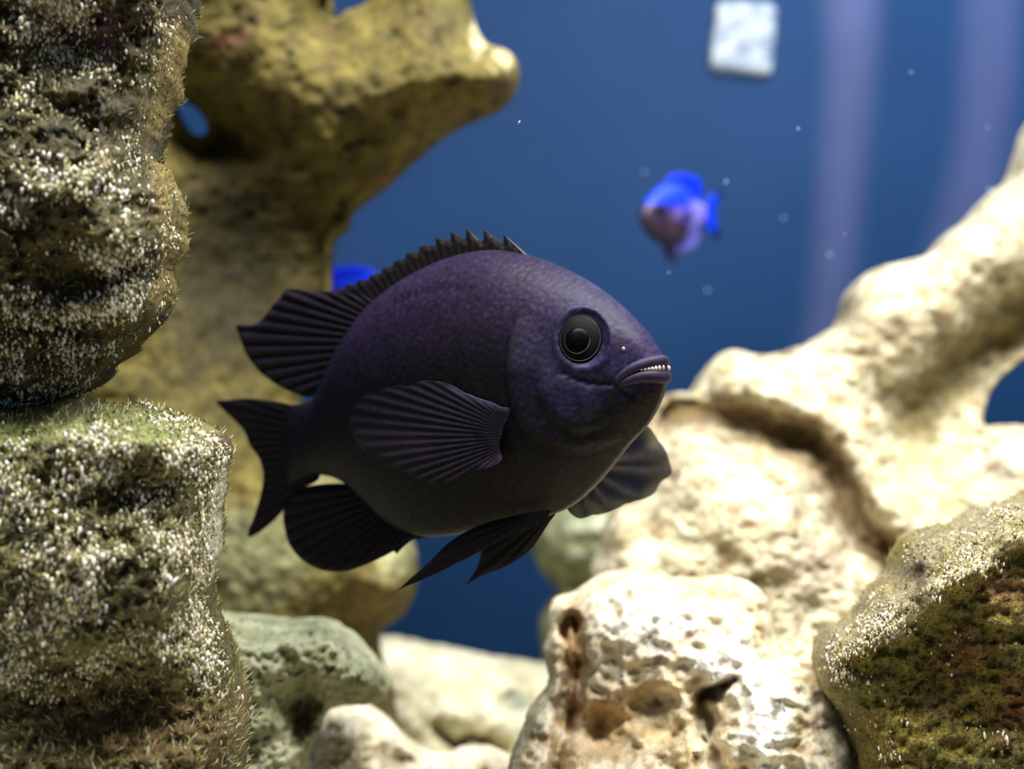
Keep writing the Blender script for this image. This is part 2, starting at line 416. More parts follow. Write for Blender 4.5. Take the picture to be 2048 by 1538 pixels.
# the shaded branching column behind the fish
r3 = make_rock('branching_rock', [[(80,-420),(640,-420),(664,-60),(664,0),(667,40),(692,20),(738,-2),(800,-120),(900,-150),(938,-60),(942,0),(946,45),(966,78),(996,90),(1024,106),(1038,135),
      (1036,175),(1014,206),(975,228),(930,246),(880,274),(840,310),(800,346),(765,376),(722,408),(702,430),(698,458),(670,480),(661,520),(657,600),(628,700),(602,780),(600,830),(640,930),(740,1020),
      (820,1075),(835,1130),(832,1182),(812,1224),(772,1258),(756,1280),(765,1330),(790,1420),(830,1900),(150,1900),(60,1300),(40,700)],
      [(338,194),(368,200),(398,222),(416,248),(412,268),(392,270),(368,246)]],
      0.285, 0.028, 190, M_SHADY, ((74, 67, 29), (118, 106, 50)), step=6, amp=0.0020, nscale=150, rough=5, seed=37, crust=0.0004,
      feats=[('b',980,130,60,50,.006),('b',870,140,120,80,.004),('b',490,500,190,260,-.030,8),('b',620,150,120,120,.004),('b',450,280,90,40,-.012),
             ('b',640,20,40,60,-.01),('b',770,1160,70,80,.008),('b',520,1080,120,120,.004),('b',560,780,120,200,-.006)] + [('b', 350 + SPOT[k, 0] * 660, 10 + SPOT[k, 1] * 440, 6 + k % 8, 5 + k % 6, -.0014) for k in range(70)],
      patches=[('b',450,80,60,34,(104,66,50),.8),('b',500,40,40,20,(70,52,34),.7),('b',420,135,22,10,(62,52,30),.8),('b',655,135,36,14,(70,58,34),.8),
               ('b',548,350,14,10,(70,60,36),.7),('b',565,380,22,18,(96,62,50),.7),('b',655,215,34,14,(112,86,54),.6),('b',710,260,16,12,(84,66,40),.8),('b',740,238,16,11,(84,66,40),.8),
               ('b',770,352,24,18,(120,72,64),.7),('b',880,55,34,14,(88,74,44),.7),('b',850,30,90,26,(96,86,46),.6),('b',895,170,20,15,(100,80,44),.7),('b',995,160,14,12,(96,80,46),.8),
               ('b',852,140,12,8,(84,80,46),.7),('b',925,225,22,12,(108,84,48),.6),('b',450,560,240,320,(44,40,21),.85),('b',500,1120,150,130,(150,152,112),.7),('b',640,960,90,60,(150,146,104),.6),('b',860,230,130,80,(118,104,56),.5),  # dark middle is painted shade; pale foot and knob are painted light
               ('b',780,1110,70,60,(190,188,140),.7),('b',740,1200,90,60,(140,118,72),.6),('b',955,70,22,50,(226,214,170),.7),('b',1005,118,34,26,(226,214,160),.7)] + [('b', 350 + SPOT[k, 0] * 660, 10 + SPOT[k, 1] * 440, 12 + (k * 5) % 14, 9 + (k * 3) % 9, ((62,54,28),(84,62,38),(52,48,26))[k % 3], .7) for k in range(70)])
tag(r3[0], 'olive branching rock column with brown pits behind the dark fish', 'rock')

# green-grey lobe at the foot of the column
r4 = make_rock('rock_lobe', [[(430,1230),(500,1236),(560,1244),(620,1240),(670,1250),(720,1290),(760,1330),(780,1368),(772,1398),(740,1412),(690,1412),(655,1425),(640,1470),(610,1540),(600,1900),(380,1900),(360,1500),(380,1320)]],
      0.206, 0.016, 110, M_SHADY, ((140, 144, 108), (200, 200, 164)), step=4.5, amp=0.0034, nscale=300, rough=9, seed=41, crust=0.0020, slope=(0, -0.3), pivot=(1024, 1350),
      feats=[('b',600,1420,40,60,-.012),('b',560,1300,90,50,.005),('b',720,1350,60,40,.004),('b',480,1350,60,80,.003)],
      patches=[('b',600,1425,46,60,(104,92,68),.8),('b',720,1370,60,40,(108,112,76),.7),('b',560,1290,80,36,(196,200,170),.6),('b',460,1480,70,60,(136,128,84),.5)])
tag(r4[0], 'grey-green rounded rock lobe at the foot of the olive column', 'rock')

# cream rock along the bottom centre
r5 = make_rock('cream_rock', [[(560,1420),(640,1400),(700,1330),(752,1276),(800,1282),(860,1294),(930,1308),(1000,1322),(1060,1330),(1110,1338),(1200,1360),(1300,1400),(1330,1900),(420,1900),(440,1620),(490,1520)]],
      0.350, 0.028, 130, M_PALE, ((206, 196, 156), (244, 236, 204)), step=6, amp=0.0028, nscale=160, rough=5, seed=53, slope=(0, -0.5), pivot=(1024, 1400),
      feats=[('l',[(870,1455),(910,1490),(970,1480),(1010,1500)],16,-.012),('b',1030,1400,60,26,-.006),('b',920,1420,80,26,.004),('b',640,1490,90,40,.006),('b',930,1525,60,26,.008),('b',810,1490,40,30,-.006)],
      patches=[('b',1030,1402,46,22,(128,146,132),.7),('l',[(870,1455),(910,1490),(970,1480)],18,(108,92,64),.8),('b',770,1530,30,20,(124,112,84),.7),('b',900,1460,70,16,(218,222,168),.6)])
tag(r5[0], 'cream coloured rock slab lying along the bottom centre below the blue gap', 'rock')

# low pale lump in front of it
r5b = make_rock('pale_rock', [[(470,1540),(520,1500),(600,1490),(640,1440),(665,1416),(720,1418),(770,1440),(800,1475),(830,1500),(880,1520),(930,1500),(985,1505),(1030,1540),(1060,1640),(1080,1950),(440,1950)]],
      0.238, 0.015, 90, M_KNOB, ((205, 192, 156), (246, 238, 215)), step=5, amp=0.0032, nscale=300, rough=8, seed=59, crust=0.0018, slope=(0, -0.4), pivot=(1024, 1500),
      feats=[('b',690,1470,50,40,.006),('b',800,1520,40,26,-.008),('b',560,1530,60,40,.004)],
      patches=[('b',790,1525,40,24,(140,126,96),.7),('b',560,1540,60,30,(214,220,170),.6)])
tag(r5b[0], 'low pale lumpy rock at the bottom edge left of centre', 'rock')

# small greenish rock behind the pelvic fins
r6 = make_rock('green_rock', [[(1110,1020),(1072,1052),(1064,1100),(1086,1150),(1116,1180),(1092,1206),(1078,1240),(1084,1300),(1090,1500),(1100,1800),(1420,1800),(1400,1300),(1380,1100),(1300,1010),(1200,1000)]],
      0.405, 0.022, 90, M_SHADY, ((120, 124, 86), (176, 178, 136)), step=5, amp=0.0035, nscale=230, rough=5, seed=61,
      feats=[('b',1160,1060,40,24,.006),('b',1150,1110,30,18,.006),('b',1120,1210,30,40,.004),('b',1190,1180,40,40,-.008)],
      patches=[('b',1150,1055,34,16,(214,218,186),.7),('b',1200,1045,30,14,(220,222,196),.7),('b',1150,1112,28,14,(206,210,180),.7),('b',1175,1180,50,50,(112,112,76),.6)])
tag(r6[0], 'small grey-green rock half hidden behind the fins below the dark fish', 'rock')

# long pale ridge on the right with its hollow
LIP = [(1335,830),(1400,824),(1480,845),(1550,862),(1620,885),(1660,930),(1690,1000),(1715,1060),(1760,1095),(1800,1120)]
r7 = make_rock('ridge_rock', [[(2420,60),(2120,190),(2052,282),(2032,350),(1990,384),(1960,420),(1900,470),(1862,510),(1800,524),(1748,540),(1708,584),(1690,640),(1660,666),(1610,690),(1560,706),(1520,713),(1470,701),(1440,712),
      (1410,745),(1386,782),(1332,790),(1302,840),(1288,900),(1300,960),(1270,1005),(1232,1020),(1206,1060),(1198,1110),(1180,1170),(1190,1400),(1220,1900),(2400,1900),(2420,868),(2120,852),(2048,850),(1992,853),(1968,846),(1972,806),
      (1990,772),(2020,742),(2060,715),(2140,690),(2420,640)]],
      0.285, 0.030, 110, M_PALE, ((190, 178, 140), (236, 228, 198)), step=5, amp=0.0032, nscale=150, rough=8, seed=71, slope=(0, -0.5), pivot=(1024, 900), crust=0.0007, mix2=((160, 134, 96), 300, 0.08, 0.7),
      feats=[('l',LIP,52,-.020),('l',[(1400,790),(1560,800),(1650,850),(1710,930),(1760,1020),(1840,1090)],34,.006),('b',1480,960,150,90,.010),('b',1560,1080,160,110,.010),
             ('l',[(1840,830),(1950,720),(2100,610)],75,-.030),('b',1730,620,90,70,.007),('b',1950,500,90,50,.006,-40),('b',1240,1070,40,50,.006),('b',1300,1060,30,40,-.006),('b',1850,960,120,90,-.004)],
      patches=[('l',LIP,52,(112,88,52),.85),('b',1370,820,50,26,(130,108,66),.7),('l',[(1830,830),(1930,720),(2080,610)],85,(124,112,70),.9),('b',1860,960,110,90,(206,202,142),.6),('b',1770,650,80,60,(176,156,122),.6),  # shade of the fold and the arm's underside painted in as brown
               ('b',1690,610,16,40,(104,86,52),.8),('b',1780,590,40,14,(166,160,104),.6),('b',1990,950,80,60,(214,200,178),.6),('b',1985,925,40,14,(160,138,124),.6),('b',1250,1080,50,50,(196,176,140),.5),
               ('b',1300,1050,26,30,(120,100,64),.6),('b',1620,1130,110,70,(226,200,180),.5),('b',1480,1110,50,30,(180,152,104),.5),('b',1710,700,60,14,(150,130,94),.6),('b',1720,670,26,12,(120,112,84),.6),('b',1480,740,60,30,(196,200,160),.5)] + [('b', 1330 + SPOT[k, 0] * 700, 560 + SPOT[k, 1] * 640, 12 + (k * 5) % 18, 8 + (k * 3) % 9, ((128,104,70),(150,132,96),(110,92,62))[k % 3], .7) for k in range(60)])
tag(r7[0], 'long pale cream ridge rock with a brown hollow rising to the right edge', 'rock')

# knobbly white rock, bottom right of centre
r8 = make_rock('knobbly_rock', [[(1096,1222),(1108,1198),(1140,1190),(1182,1164),(1222,1146),(1270,1140),(1340,1156),(1420,1158),(1490,1160),(1530,1190),(1548,1240),(1562,1290),(1590,1318),(1650,1318),(1700,1400),(1720,1470),(1728,1540),(1760,1800),(1800,2380),(1000,2380),
      (960,1800),(1012,1545),(1032,1490),(1062,1420),(1096,1366),(1088,1310),(1094,1260)]],
      0.200, 0.014, 90, M_KNOB, ((206, 186, 142), (244, 238, 216)), step=4.5, amp=0.0024, nscale=250, rough=7, seed=83, knob=0.0030, slope=(0, -0.7), pivot=(1024, 1300), crust=0.0006, mix2=((176, 146, 96), 300, 0.15, 0.6),
      feats=[('b',1290,1250,110,60,.005),('b',1440,1330,70,50,.007),('b',1500,1250,40,40,.005),('b',1530,1440,60,110,.007),('b',1560,1380,40,40,.004),('l',[(1140,1240),(1150,1340),(1130,1440),(1110,1538)],16,-.008),
             ('l',[(1470,1360),(1400,1400),(1410,1470),(1440,1538)],14,-.008),('b',1200,1460,60,60,-.008),('b',1290,1420,50,50,-.006),('l',[(1548,1180),(1560,1290),(1580,1340)],12,-.008)],
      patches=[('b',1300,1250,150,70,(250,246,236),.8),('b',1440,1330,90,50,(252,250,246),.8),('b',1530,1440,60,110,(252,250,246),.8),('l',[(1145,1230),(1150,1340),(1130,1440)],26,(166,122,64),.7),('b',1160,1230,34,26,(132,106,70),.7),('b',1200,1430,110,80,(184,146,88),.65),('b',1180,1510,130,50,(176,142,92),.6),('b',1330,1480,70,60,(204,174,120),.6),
               ('l',[(1470,1355),(1400,1395)],10,(110,76,40),.8),('b',1310,1400,12,14,(96,66,40),.9),('b',1260,1190,24,10,(150,128,92),.7),('b',1500,1220,6,6,(60,50,40),.9),('b',1300,1300,60,18,(206,200,190),.5),('b',1670,1430,40,60,(228,222,170),.6)] + [('b', 1110 + SPOT[k, 0] * 560, 1200 + SPOT[k, 1] * 330, 8 + (k * 5) % 13, 7 + (k * 3) % 10, ((140,106,60),(112,84,52),(170,140,92))[k % 3], .75) for k in range(50)])
tag(r8[0], 'knobbly white rock with ochre crevices at the bottom right of centre', 'rock')

# dark algae rock at the lower right corner
r9 = make_rock('live_rock', [[(2420,800),(2150,950),(2050,1002),(1995,1020),(1950,1046),(1875,1060),(1822,1090),(1795,1150),(1742,1202),(1708,1244),(1664,1280),(1642,1330),(1648,1380),(1682,1424),(1706,1472),(1722,1545),(1750,1800),(1790,2480),(2700,2480),(2600,1400)]],
      0.172, 0.018, 120, M_ALGAE, ((90, 84, 22), (144, 128, 48)), step=6, amp=0.0022, nscale=300, rough=7, seed=97,
      feats=[('l',[(2060,1060),(1960,1120),(1860,1180),(1780,1250),(1680,1320)],26,.004),('b',1850,1360,140,100,-.004),('b',2000,1250,80,120,.003)],
      patches=[('l',[(2060,1010),(1960,1060),(1850,1110),(1800,1180),(1720,1250),(1655,1300)],46,(168,156,124),.75),('b',1840,1150,50,36,(86,74,56),.8),('l',[(2060,1070),(1960,1120),(1870,1170),(1790,1260)],18,(214,202,160),.7),
               ('b',2010,1180,70,60,(150,110,66),.7),('b',1930,1310,90,60,(104,62,36),.7),('b',1870,1400,50,36,(150,116,72),.7),('b',2030,1420,60,90,(112,62,40),.7),('b',1720,1380,60,60,(96,96,30),.6),('b',1760,1310,24,44,(140,140,46),.7)])
tag(r9[0], 'dark olive and brown algae-covered rock at the lower right corner with a pale rim', 'rock')
rim9 = [(2060,1040),(1960,1080),(1850,1130),(1800,1200),(1720,1260),(1655,1320)]
grit(r9, 2600, 0.00021, GRIT, 15, 0.2, win=lambda q: poly_dist(q, rim9) < 70)
grit(r9, 220, 0.00026, GRIT, 16, 0.1, win=lambda q: q[:, 1] > 1250)
tufts(r9, 4000, 0.0009, [(110, 104, 34), (150, 140, 60), (84, 76, 24), (130, 90, 44)], 17)

# ------------------------------------------------------------------ things on the back wall
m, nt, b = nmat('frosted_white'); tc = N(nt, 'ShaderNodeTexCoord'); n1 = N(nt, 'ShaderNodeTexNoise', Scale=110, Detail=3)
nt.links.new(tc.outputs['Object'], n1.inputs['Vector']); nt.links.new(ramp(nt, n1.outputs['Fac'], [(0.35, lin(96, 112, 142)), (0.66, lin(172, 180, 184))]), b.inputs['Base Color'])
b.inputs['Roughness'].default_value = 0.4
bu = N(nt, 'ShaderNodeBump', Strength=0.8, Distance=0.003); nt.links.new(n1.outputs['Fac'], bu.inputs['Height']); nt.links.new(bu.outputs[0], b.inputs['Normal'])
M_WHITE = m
def wall_solid(name, outline, depth, thick, mat, step=6, R=14):
    lp = [smooth_loop(outline, 6)]
    f = lambda q, d: thick * (1 - (1 - np.clip(d / R, 0, 1)) ** 2) ** .5
    def mapf(u, v, h):
        p = P(u, v, depth); p[:, 1] = depth - np.maximum(h, 0); return p
    V, F, uv, fr = region_solid(lp, step, f, lambda q, d: 0 * d, mapf)
    return mk(name, V, F, mat, None, True, recenter=True)
o = wall_solid('white_patch', [(1434,8),(1490,3),(1548,12),(1552,60),(1546,120),(1536,154),(1480,152),(1424,144),(1416,120),(1424,60)], BACK, 0.004, M_WHITE, 4)  # pale patch on the wall, built as a thin raised solid
tag(o, 'blurred white rounded square patch on the blue back wall', 'plate')
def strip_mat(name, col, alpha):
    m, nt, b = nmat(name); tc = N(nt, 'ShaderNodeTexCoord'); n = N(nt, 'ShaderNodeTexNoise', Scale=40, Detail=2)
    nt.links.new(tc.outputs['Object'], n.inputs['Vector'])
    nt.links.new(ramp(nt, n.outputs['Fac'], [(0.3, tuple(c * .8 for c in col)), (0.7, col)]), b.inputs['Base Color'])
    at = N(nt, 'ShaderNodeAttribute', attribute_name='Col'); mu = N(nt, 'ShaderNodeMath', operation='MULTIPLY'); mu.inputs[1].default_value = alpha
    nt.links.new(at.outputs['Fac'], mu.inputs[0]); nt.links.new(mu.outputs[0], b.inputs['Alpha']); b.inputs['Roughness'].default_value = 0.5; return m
M_STRIP = strip_mat('lilac_reflection', lin(104, 114, 170), 0.22)
def glass_reflection(outline, label, feather):  # thin translucent strip added to imitate a reflection in the back glass
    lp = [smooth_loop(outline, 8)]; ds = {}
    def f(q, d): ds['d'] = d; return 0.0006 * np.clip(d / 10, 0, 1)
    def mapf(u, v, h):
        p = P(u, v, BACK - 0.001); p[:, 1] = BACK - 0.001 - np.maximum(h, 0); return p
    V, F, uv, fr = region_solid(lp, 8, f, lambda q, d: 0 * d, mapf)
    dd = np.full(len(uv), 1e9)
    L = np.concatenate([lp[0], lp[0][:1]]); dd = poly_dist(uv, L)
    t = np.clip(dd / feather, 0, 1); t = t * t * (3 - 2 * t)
    o = mk('reflection_streak', V, F, M_STRIP, None, True, np.repeat(t[:, None], 3, 1), recenter=True)
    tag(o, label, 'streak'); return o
glass_reflection([(1605,-150),(1700,-160),(1795,-150),(1785,100),(1765,300),(1750,480),(1735,600),(1720,720),(1670,860),(1560,860),(1570,700),(1590,560),(1600,440),(1610,300),(1622,100)], 'pale lilac vertical reflection streak on the blue back wall below the white patch', 80)
glass_reflection([(1900,-150),(1980,-160),(2080,-150),(2070,140),(2050,320),(2030,440),(1980,560),(1930,680),(1820,680),(1815,520),(1845,400),(1870,310),(1888,150)], 'pale lilac reflection streak on the back wall close above the cream ridge rock', 85)

# ------------------------------------------------------------------ fish
def skin_mat():
    m, nt, b = nmat('dark_fish_skin')
    at = N(nt, 'ShaderNodeAttribute', attribute_name='Col'); uv = N(nt, 'ShaderNodeAttribute', attribute_name='scale_uv')
    vo = N(nt, 'ShaderNodeTexVoronoi', Scale=1.0); vo.voronoi_dimensions = '2D'; vo.inputs['Randomness'].default_value = 0.6
    nt.links.new(uv.outputs['Vector'], vo.inputs['Vector'])
    tc = N(nt, 'ShaderNodeTexCoord'); n = N(nt, 'ShaderNodeTexNoise', Scale=1400, Detail=4); nt.links.new(tc.outputs['Object'], n.inputs['Vector'])
    n2 = N(nt, 'ShaderNodeTexNoise', Scale=300, Detail=4); nt.links.new(tc.outputs['Object'], n2.inputs['Vector'])
    sc = ramp(nt, vo.outputs['Distance'], [(0.25, 1.10), (0.7, 0.84)])
    c = mixc(nt, 'MULTIPLY', 1.0, at.outputs['Color'], sc)
    c = mixc(nt, 'MULTIPLY', 1.0, c, ramp(nt, n.outputs['Fac'], [(0.3, 0.6), (0.6, 1.25), (0.72, 2.3)]))
    c = mixc(nt, 'MULTIPLY', 1.0, c, ramp(nt, n2.outputs['Fac'], [(0.3, 0.8), (0.7, 1.2)]))
    nt.links.new(c, b.inputs['Base Color']); b.inputs['Roughness'].default_value = 0.48; b.inputs['Specular IOR Level'].default_value = 0.15
    bu = N(nt, 'ShaderNodeBump', Strength=0.2, Distance=0.0003, invert=True); nt.links.new(vo.outputs['Distance'], bu.inputs['Height'])
    bu2 = N(nt, 'ShaderNodeBump', Strength=0.4, Distance=0.00012); nt.links.new(n.outputs['Fac'], bu2.inputs['Height']); nt.links.new(bu.outputs[0], bu2.inputs['Normal'])
    nt.links.new(bu2.outputs[0], b.inputs['Normal'])
    return m
M_SKIN = skin_mat()
M_FIN = attr_mat('dark_fin', rough=0.55, spec=0.12, noise=900, amt=0.25)
M_FIN_T = attr_mat('thin_fin', rough=0.5, spec=0.15, noise=900, amt=0.25, trans=0.25)

TH = math.radians(35)
B0 = P(1000, 800, 0.166)
ROT = Matrix.Rotation(-TH, 4, 'Z')
root = bpy.data.objects.new('damselfish', None); link(root)
root.location = B0; root.rotation_euler = (0, 0, -TH); root.empty_display_size = 0.01
tag(root, 'large dark purple-black fish swimming in front of the olive rock column', 'fish')
ex = np.array([math.cos(TH), -math.sin(TH), 0]); ey = np.array([math.sin(TH), math.cos(TH), 0]); ez = np.array([0, 0, 1.0])
def to_local(p): q = np.asarray(p) - B0; return np.stack([q @ ex, q @ ey, q @ ez], -1)
def ray_plane_local(u, v, p0, n):
    """pixel ray meets the plane (p0, n), both local; returns local points"""
    d = np.stack([(np.asarray(u, float) - W_/2) / FPX, np.ones_like(np.asarray(u, float)), -(np.asarray(v, float) - H_/2) / FPX], -1)
    dl = np.stack([d @ ex, d @ ey, d @ ez], -1); ol = np.array([-B0 @ ex, -B0 @ ey, -B0 @ ez])
    t = ((np.asarray(p0) - ol) @ np.asarray(n)) / (dl @ np.asarray(n))
    return ol + dl * t[..., None]
def mid(u, v): return ray_plane_local(u, v, np.zeros(3), np.array([0, 1.0, 0]))

# body profile, traced on the mid plane: (u, top, bottom, half width in mm)
prof = np.array([
 (1331, 742, 752, 0.3), (1328, 722, 772, 1.6), (1320, 706, 800, 2.6), (1304, 682, 834, 3.7), (1284, 655, 862, 4.7), (1255, 622, 893, 5.8), (1220, 591, 938, 6.8), (1180, 563, 982, 7.7), (1140, 541, 1014, 8.4), (1090, 520, 1034, 9.0),
 (1040, 506, 1044, 9.4), (990, 500, 1053, 9.5), (940, 505, 1064, 9.3), (890, 519, 1072, 8.8), (850, 536, 1073, 8.2), (810, 558, 1063, 7.5), (770, 585, 1040, 6.6), (730, 622, 1002, 5.6), (700, 664, 974, 4.8), (675, 708, 958, 4.2),
 (650, 762, 951, 3.6), (630, 794, 951, 3.1), (612, 806, 957, 2.7), (596, 809, 966, 2.1), (580, 812, 972, 1.2), (566, 830, 960, 0.3)], float)
tt = np.arange(len(prof)); ts = np.linspace(0, len(prof) - 1, 230)
def cubic(y):
    m = np.gradient(y); i = np.clip(ts.astype(int), 0, len(y) - 2); f = ts - i
    return (2*f**3-3*f**2+1)*y[i] + (f**3-2*f**2+f)*m[i] + (-2*f**3+3*f**2)*y[i+1] + (f**3-f**2)*m[i+1]
pu, ptop, pbot, pw = [cubic(prof[:, k]) for k in range(4)]
RING = 144
phi = np.linspace(0, 2 * math.pi, RING, endpoint=False)
sz = np.sin(phi); cy = np.cos(phi)
tops = mid(pu, ptop); bots = mid(pu, pbot)
a = tops[:, 0]; zt, zb = tops[:, 2], bots[:, 2]
zc, hz = (zt + zb) / 2, (zt - zb) / 2
wprof = np.sign(cy) * np.abs(cy) ** 1.12
BV = np.zeros((len(ts), RING, 3)); BV[..., 0] = a[:, None]; BV[..., 2] = zc[:, None] + hz[:, None] * sz[None]
BV[..., 1] = pw[:, None] / 1000 * wprof[None] * (1 + 0.08 * sz[None])
# relief: gill cover, cheek, eye socket, lateral line
UU = np.repeat(pu[:, None], RING, 1).ravel(); VV = (ptop[:, None] * (1 + sz[None]) / 2 + pbot[:, None] * (1 - sz[None]) / 2).ravel()
Q = np.stack([UU, VV], 1)
side = np.abs(np.repeat(cy[None], len(ts), 0).ravel()); sgn = np.sign(np.repeat(cy[None], len(ts), 0).ravel())
# the flank a pixel shows lies left of its mid plane point by its width; relief is given in seen pixels
shift = np.abs(BV[..., 1].ravel()) * math.sin(TH) / 0.158 * FPX
QS = Q - np.stack([shift, 0 * shift], 1)
GILL = [(1030,640),(1016,700),(1018,770),(1042,846),(1095,884),(1165,898),(1235,880)]
PRE = [(1075,740),(1085,790),(1118,838),(1165,858),(1215,842)]
def signed(q, line):
    """distance to a line, positive on the head side"""
    d = poly_dist(q, line); L = np.asarray(line, float)
    c = np.array([1150., 740.]); ang = np.arctan2(q[:, 1] - c[1], q[:, 0] - c[0]); r = np.hypot(q[:, 0] - c[0], q[:, 1] - c[1])
    la = np.arctan2(L[:, 1] - c[1], L[:, 0] - c[0]); lr = np.hypot(L[:, 0] - c[0], L[:, 1] - c[1])
    la = np.where(la < -1.2, la + 2*math.pi, la); ang = np.where(ang < -1.2, ang + 2*math.pi, ang)
    o = np.argsort(la); R = np.interp(ang, la[o], lr[o])
    win = np.clip((ang - la.min() + .15) / .4, 0, 1) * np.clip((la.max() + .1 - ang) / .8, 0, 1)
    return np.where(r < R, d, -d), win
dy = np.zeros(len(Q))
s1, w1 = signed(QS, GILL); dy += w1 * 0.0020 * np.exp(-np.clip(s1, 0, None) / 60) * (1 / (1 + np.exp(-s1 / 2.5)))
s2, w2 = signed(QS, PRE); dy += w2 * 0.0010 * np.exp(-np.clip(s2, 0, None) / 40) * (1 / (1 + np.exp(-s2 / 3)))
dy -= w1 * 0.0006 * np.exp(-(np.clip(-s1, 0, None) / 10) ** 2) * (s1 < 0)
dy -= 0.0007 * np.exp(-(poly_dist(QS, [(1120, 745),(1165, 762),(1215, 768)]) / 7) ** 2)
dy -= 0.0006 * np.exp(-(poly_dist(QS, [(1228, 772),(1240,782),(1256,790)]) / 7) ** 2)
dy += 0.0005 * np.exp(-(np.hypot(QS[:, 0] - 1222, QS[:, 1] - 775) / 14) ** 2)
er = np.hypot((QS[:, 0] - 1164) / 50, (QS[:, 1] - 680) / 54)
dy += 0.0005 * np.exp(-((er - 1.12) / 0.10) ** 2) - 0.0012 * np.exp(-(er / 0.85) ** 4)
dy += 0.0005 * np.exp(-(np.hypot(QS[:, 0] - 1270, QS[:, 1] - 680) / 35) ** 2)
lat = np.array([(790,602),(830,590),(870,582),(910,582),(940,588)], float)
for k in range(12):
    t = k / 11; p = np.array([790 + 150 * t, 606 - 26 * math.sin(t * 2.2)])
    dy -= 0.00035 * np.exp(-(np.hypot((QS[:, 0] - p[0]) / 3.5, (QS[:, 1] - p[1]) / 6)) ** 2)
BV[..., 1] += (dy * sgn * np.clip(side * 3, 0, 1)).reshape(len(ts), RING)
# skin colours: violet over the back and head, brown-black below
dorsal = np.clip((sz[None] * np.ones((len(ts), 1))).ravel(), -1, 1)
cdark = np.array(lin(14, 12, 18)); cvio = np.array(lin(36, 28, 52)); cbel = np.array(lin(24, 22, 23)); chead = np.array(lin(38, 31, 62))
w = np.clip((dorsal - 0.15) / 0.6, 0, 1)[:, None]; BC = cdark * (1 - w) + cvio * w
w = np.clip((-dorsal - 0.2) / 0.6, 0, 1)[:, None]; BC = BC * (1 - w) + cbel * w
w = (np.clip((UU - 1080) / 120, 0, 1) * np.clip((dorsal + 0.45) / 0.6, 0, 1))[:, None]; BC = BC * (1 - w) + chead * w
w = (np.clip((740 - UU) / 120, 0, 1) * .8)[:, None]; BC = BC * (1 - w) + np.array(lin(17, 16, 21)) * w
w = (np.clip((UU - 860) / 120, 0, 1) * (dorsal < -0.985) * 0.7)[:, None]; BC = BC * (1 - w) + np.array(lin(90, 80, 76)) * w  # lit lower edge of the belly painted on as a pale line
for k in range(12):
    t = k / 11; p = np.array([790 + 150 * t, 606 - 26 * math.sin(t * 2.2)])
    w = (0.75 * np.exp(-(np.hypot((QS[:, 0] - p[0]) / 3.5, (QS[:, 1] - p[1]) / 6)) ** 2))[:, None]; BC = BC * (1 - w)
BF = []
nS = len(ts)
for i in range(nS - 1):
    for j in range(RING):
        k = (j + 1) % RING; BF.append((i*RING + j, (i+1)*RING + j, (i+1)*RING + k, i*RING + k))
BF.append(tuple(range(RING))); BF.append(tuple(reversed(range((nS-1)*RING, nS*RING))))
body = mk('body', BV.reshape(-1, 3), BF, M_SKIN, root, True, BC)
sa = body.data.attributes.new('scale_uv', 'FLOAT_VECTOR', 'POINT')
su = np.zeros((len(Q), 3)); size = np.interp(UU, [1000, 1200], [17, 9]); su[:, 0] = (UU + VV * 0.55) / 16; su[:, 1] = (VV - UU * 0.45) / 17
sa.data.foreach_set('vector', su.ravel())
bvh = BVHTree.FromPolygons([tuple(x) for x in BV.reshape(-1, 3)], [f for f in BF[:-2]])
cam_l = Vector((-B0 @ ex, -B0 @ ey, -B0 @ ez))
def hit(u, v):
    d = np.array([(u - W_/2) / FPX, 1, -(v - H_/2) / FPX]); dl = Vector((d @ ex, d @ ey, d @ ez)).normalized()
    loc, nor, idx, dist = bvh.ray_cast(cam_l, dl)
    if loc is None:
        loc, nor, idx, dist = bvh.find_nearest(Vector(mid(np.array(float(u)), np.array(float(v)))))
    return np.array(loc), np.array(nor if nor.dot(dl) < 0 else -nor)

def tube(path, radii, seg=10):
    path = np.asarray(path); n = len(path); tg = np.gradient(path, axis=0); tg /= np.linalg.norm(tg, axis=1)[:, None] + 1e-12
    ref = np.array([0.1, 0.2, 1.0]); s = np.cross(tg, ref); s /= np.linalg.norm(s, axis=1)[:, None] + 1e-12; t = np.cross(s, tg)
    an = np.linspace(0, 2*math.pi, seg, endpoint=False)
    V = path[:, None] + (s[:, None] * np.cos(an)[None, :, None] + t[:, None] * np.sin(an)[None, :, None]) * np.asarray(radii)[:, None, None]
    F = [(i*seg+j, i*seg+(j+1)%seg, (i+1)*seg+(j+1)%seg, (i+1)*seg+j) for i in range(n-1) for j in range(seg)]
    F += [tuple(reversed(range(seg))), tuple(range((n-1)*seg, n*seg))]
    return V.reshape(-1, 3), F

# lips run from one mouth corner round the snout to the other
def lip(name, px, rad, col, push):
    half = []
    for u, v in smooth_loop(px, 4, closed=False):
        loc, nor = hit(u, v); loc = loc + nor * push; half.append(loc)
    half = np.array(half)
    other = half[::-1].copy(); other[:, 1] *= -1
    keep = half[half[:, 1] < 0.0002]
    other = keep[::-1].copy(); other[:, 1] *= -1
    path = np.concatenate([keep, other])
    for _ in range(4): path[1:-1] = (path[:-2] + 2 * path[1:-1] + path[2:]) / 4
    t = np.linspace(-1, 1, len(path)); r = rad * (0.45 + 0.55 * (1 - np.abs(t) ** 3))
    V, F = tube(path, r, 14)
    return mk(name, V, F, M_LIP, root, True, np.tile(np.array(lin(*col)), (len(V), 1)))
M_LIP = attr_mat('lip_skin', rough=0.55, spec=0.25, noise=1500, amt=0.25)
lip('upper_lip', [(1230,762),(1246,748),(1266,736),(1290,727),(1312,721),(1328,720)], 0.00098, (42,35,64), -0.0004)
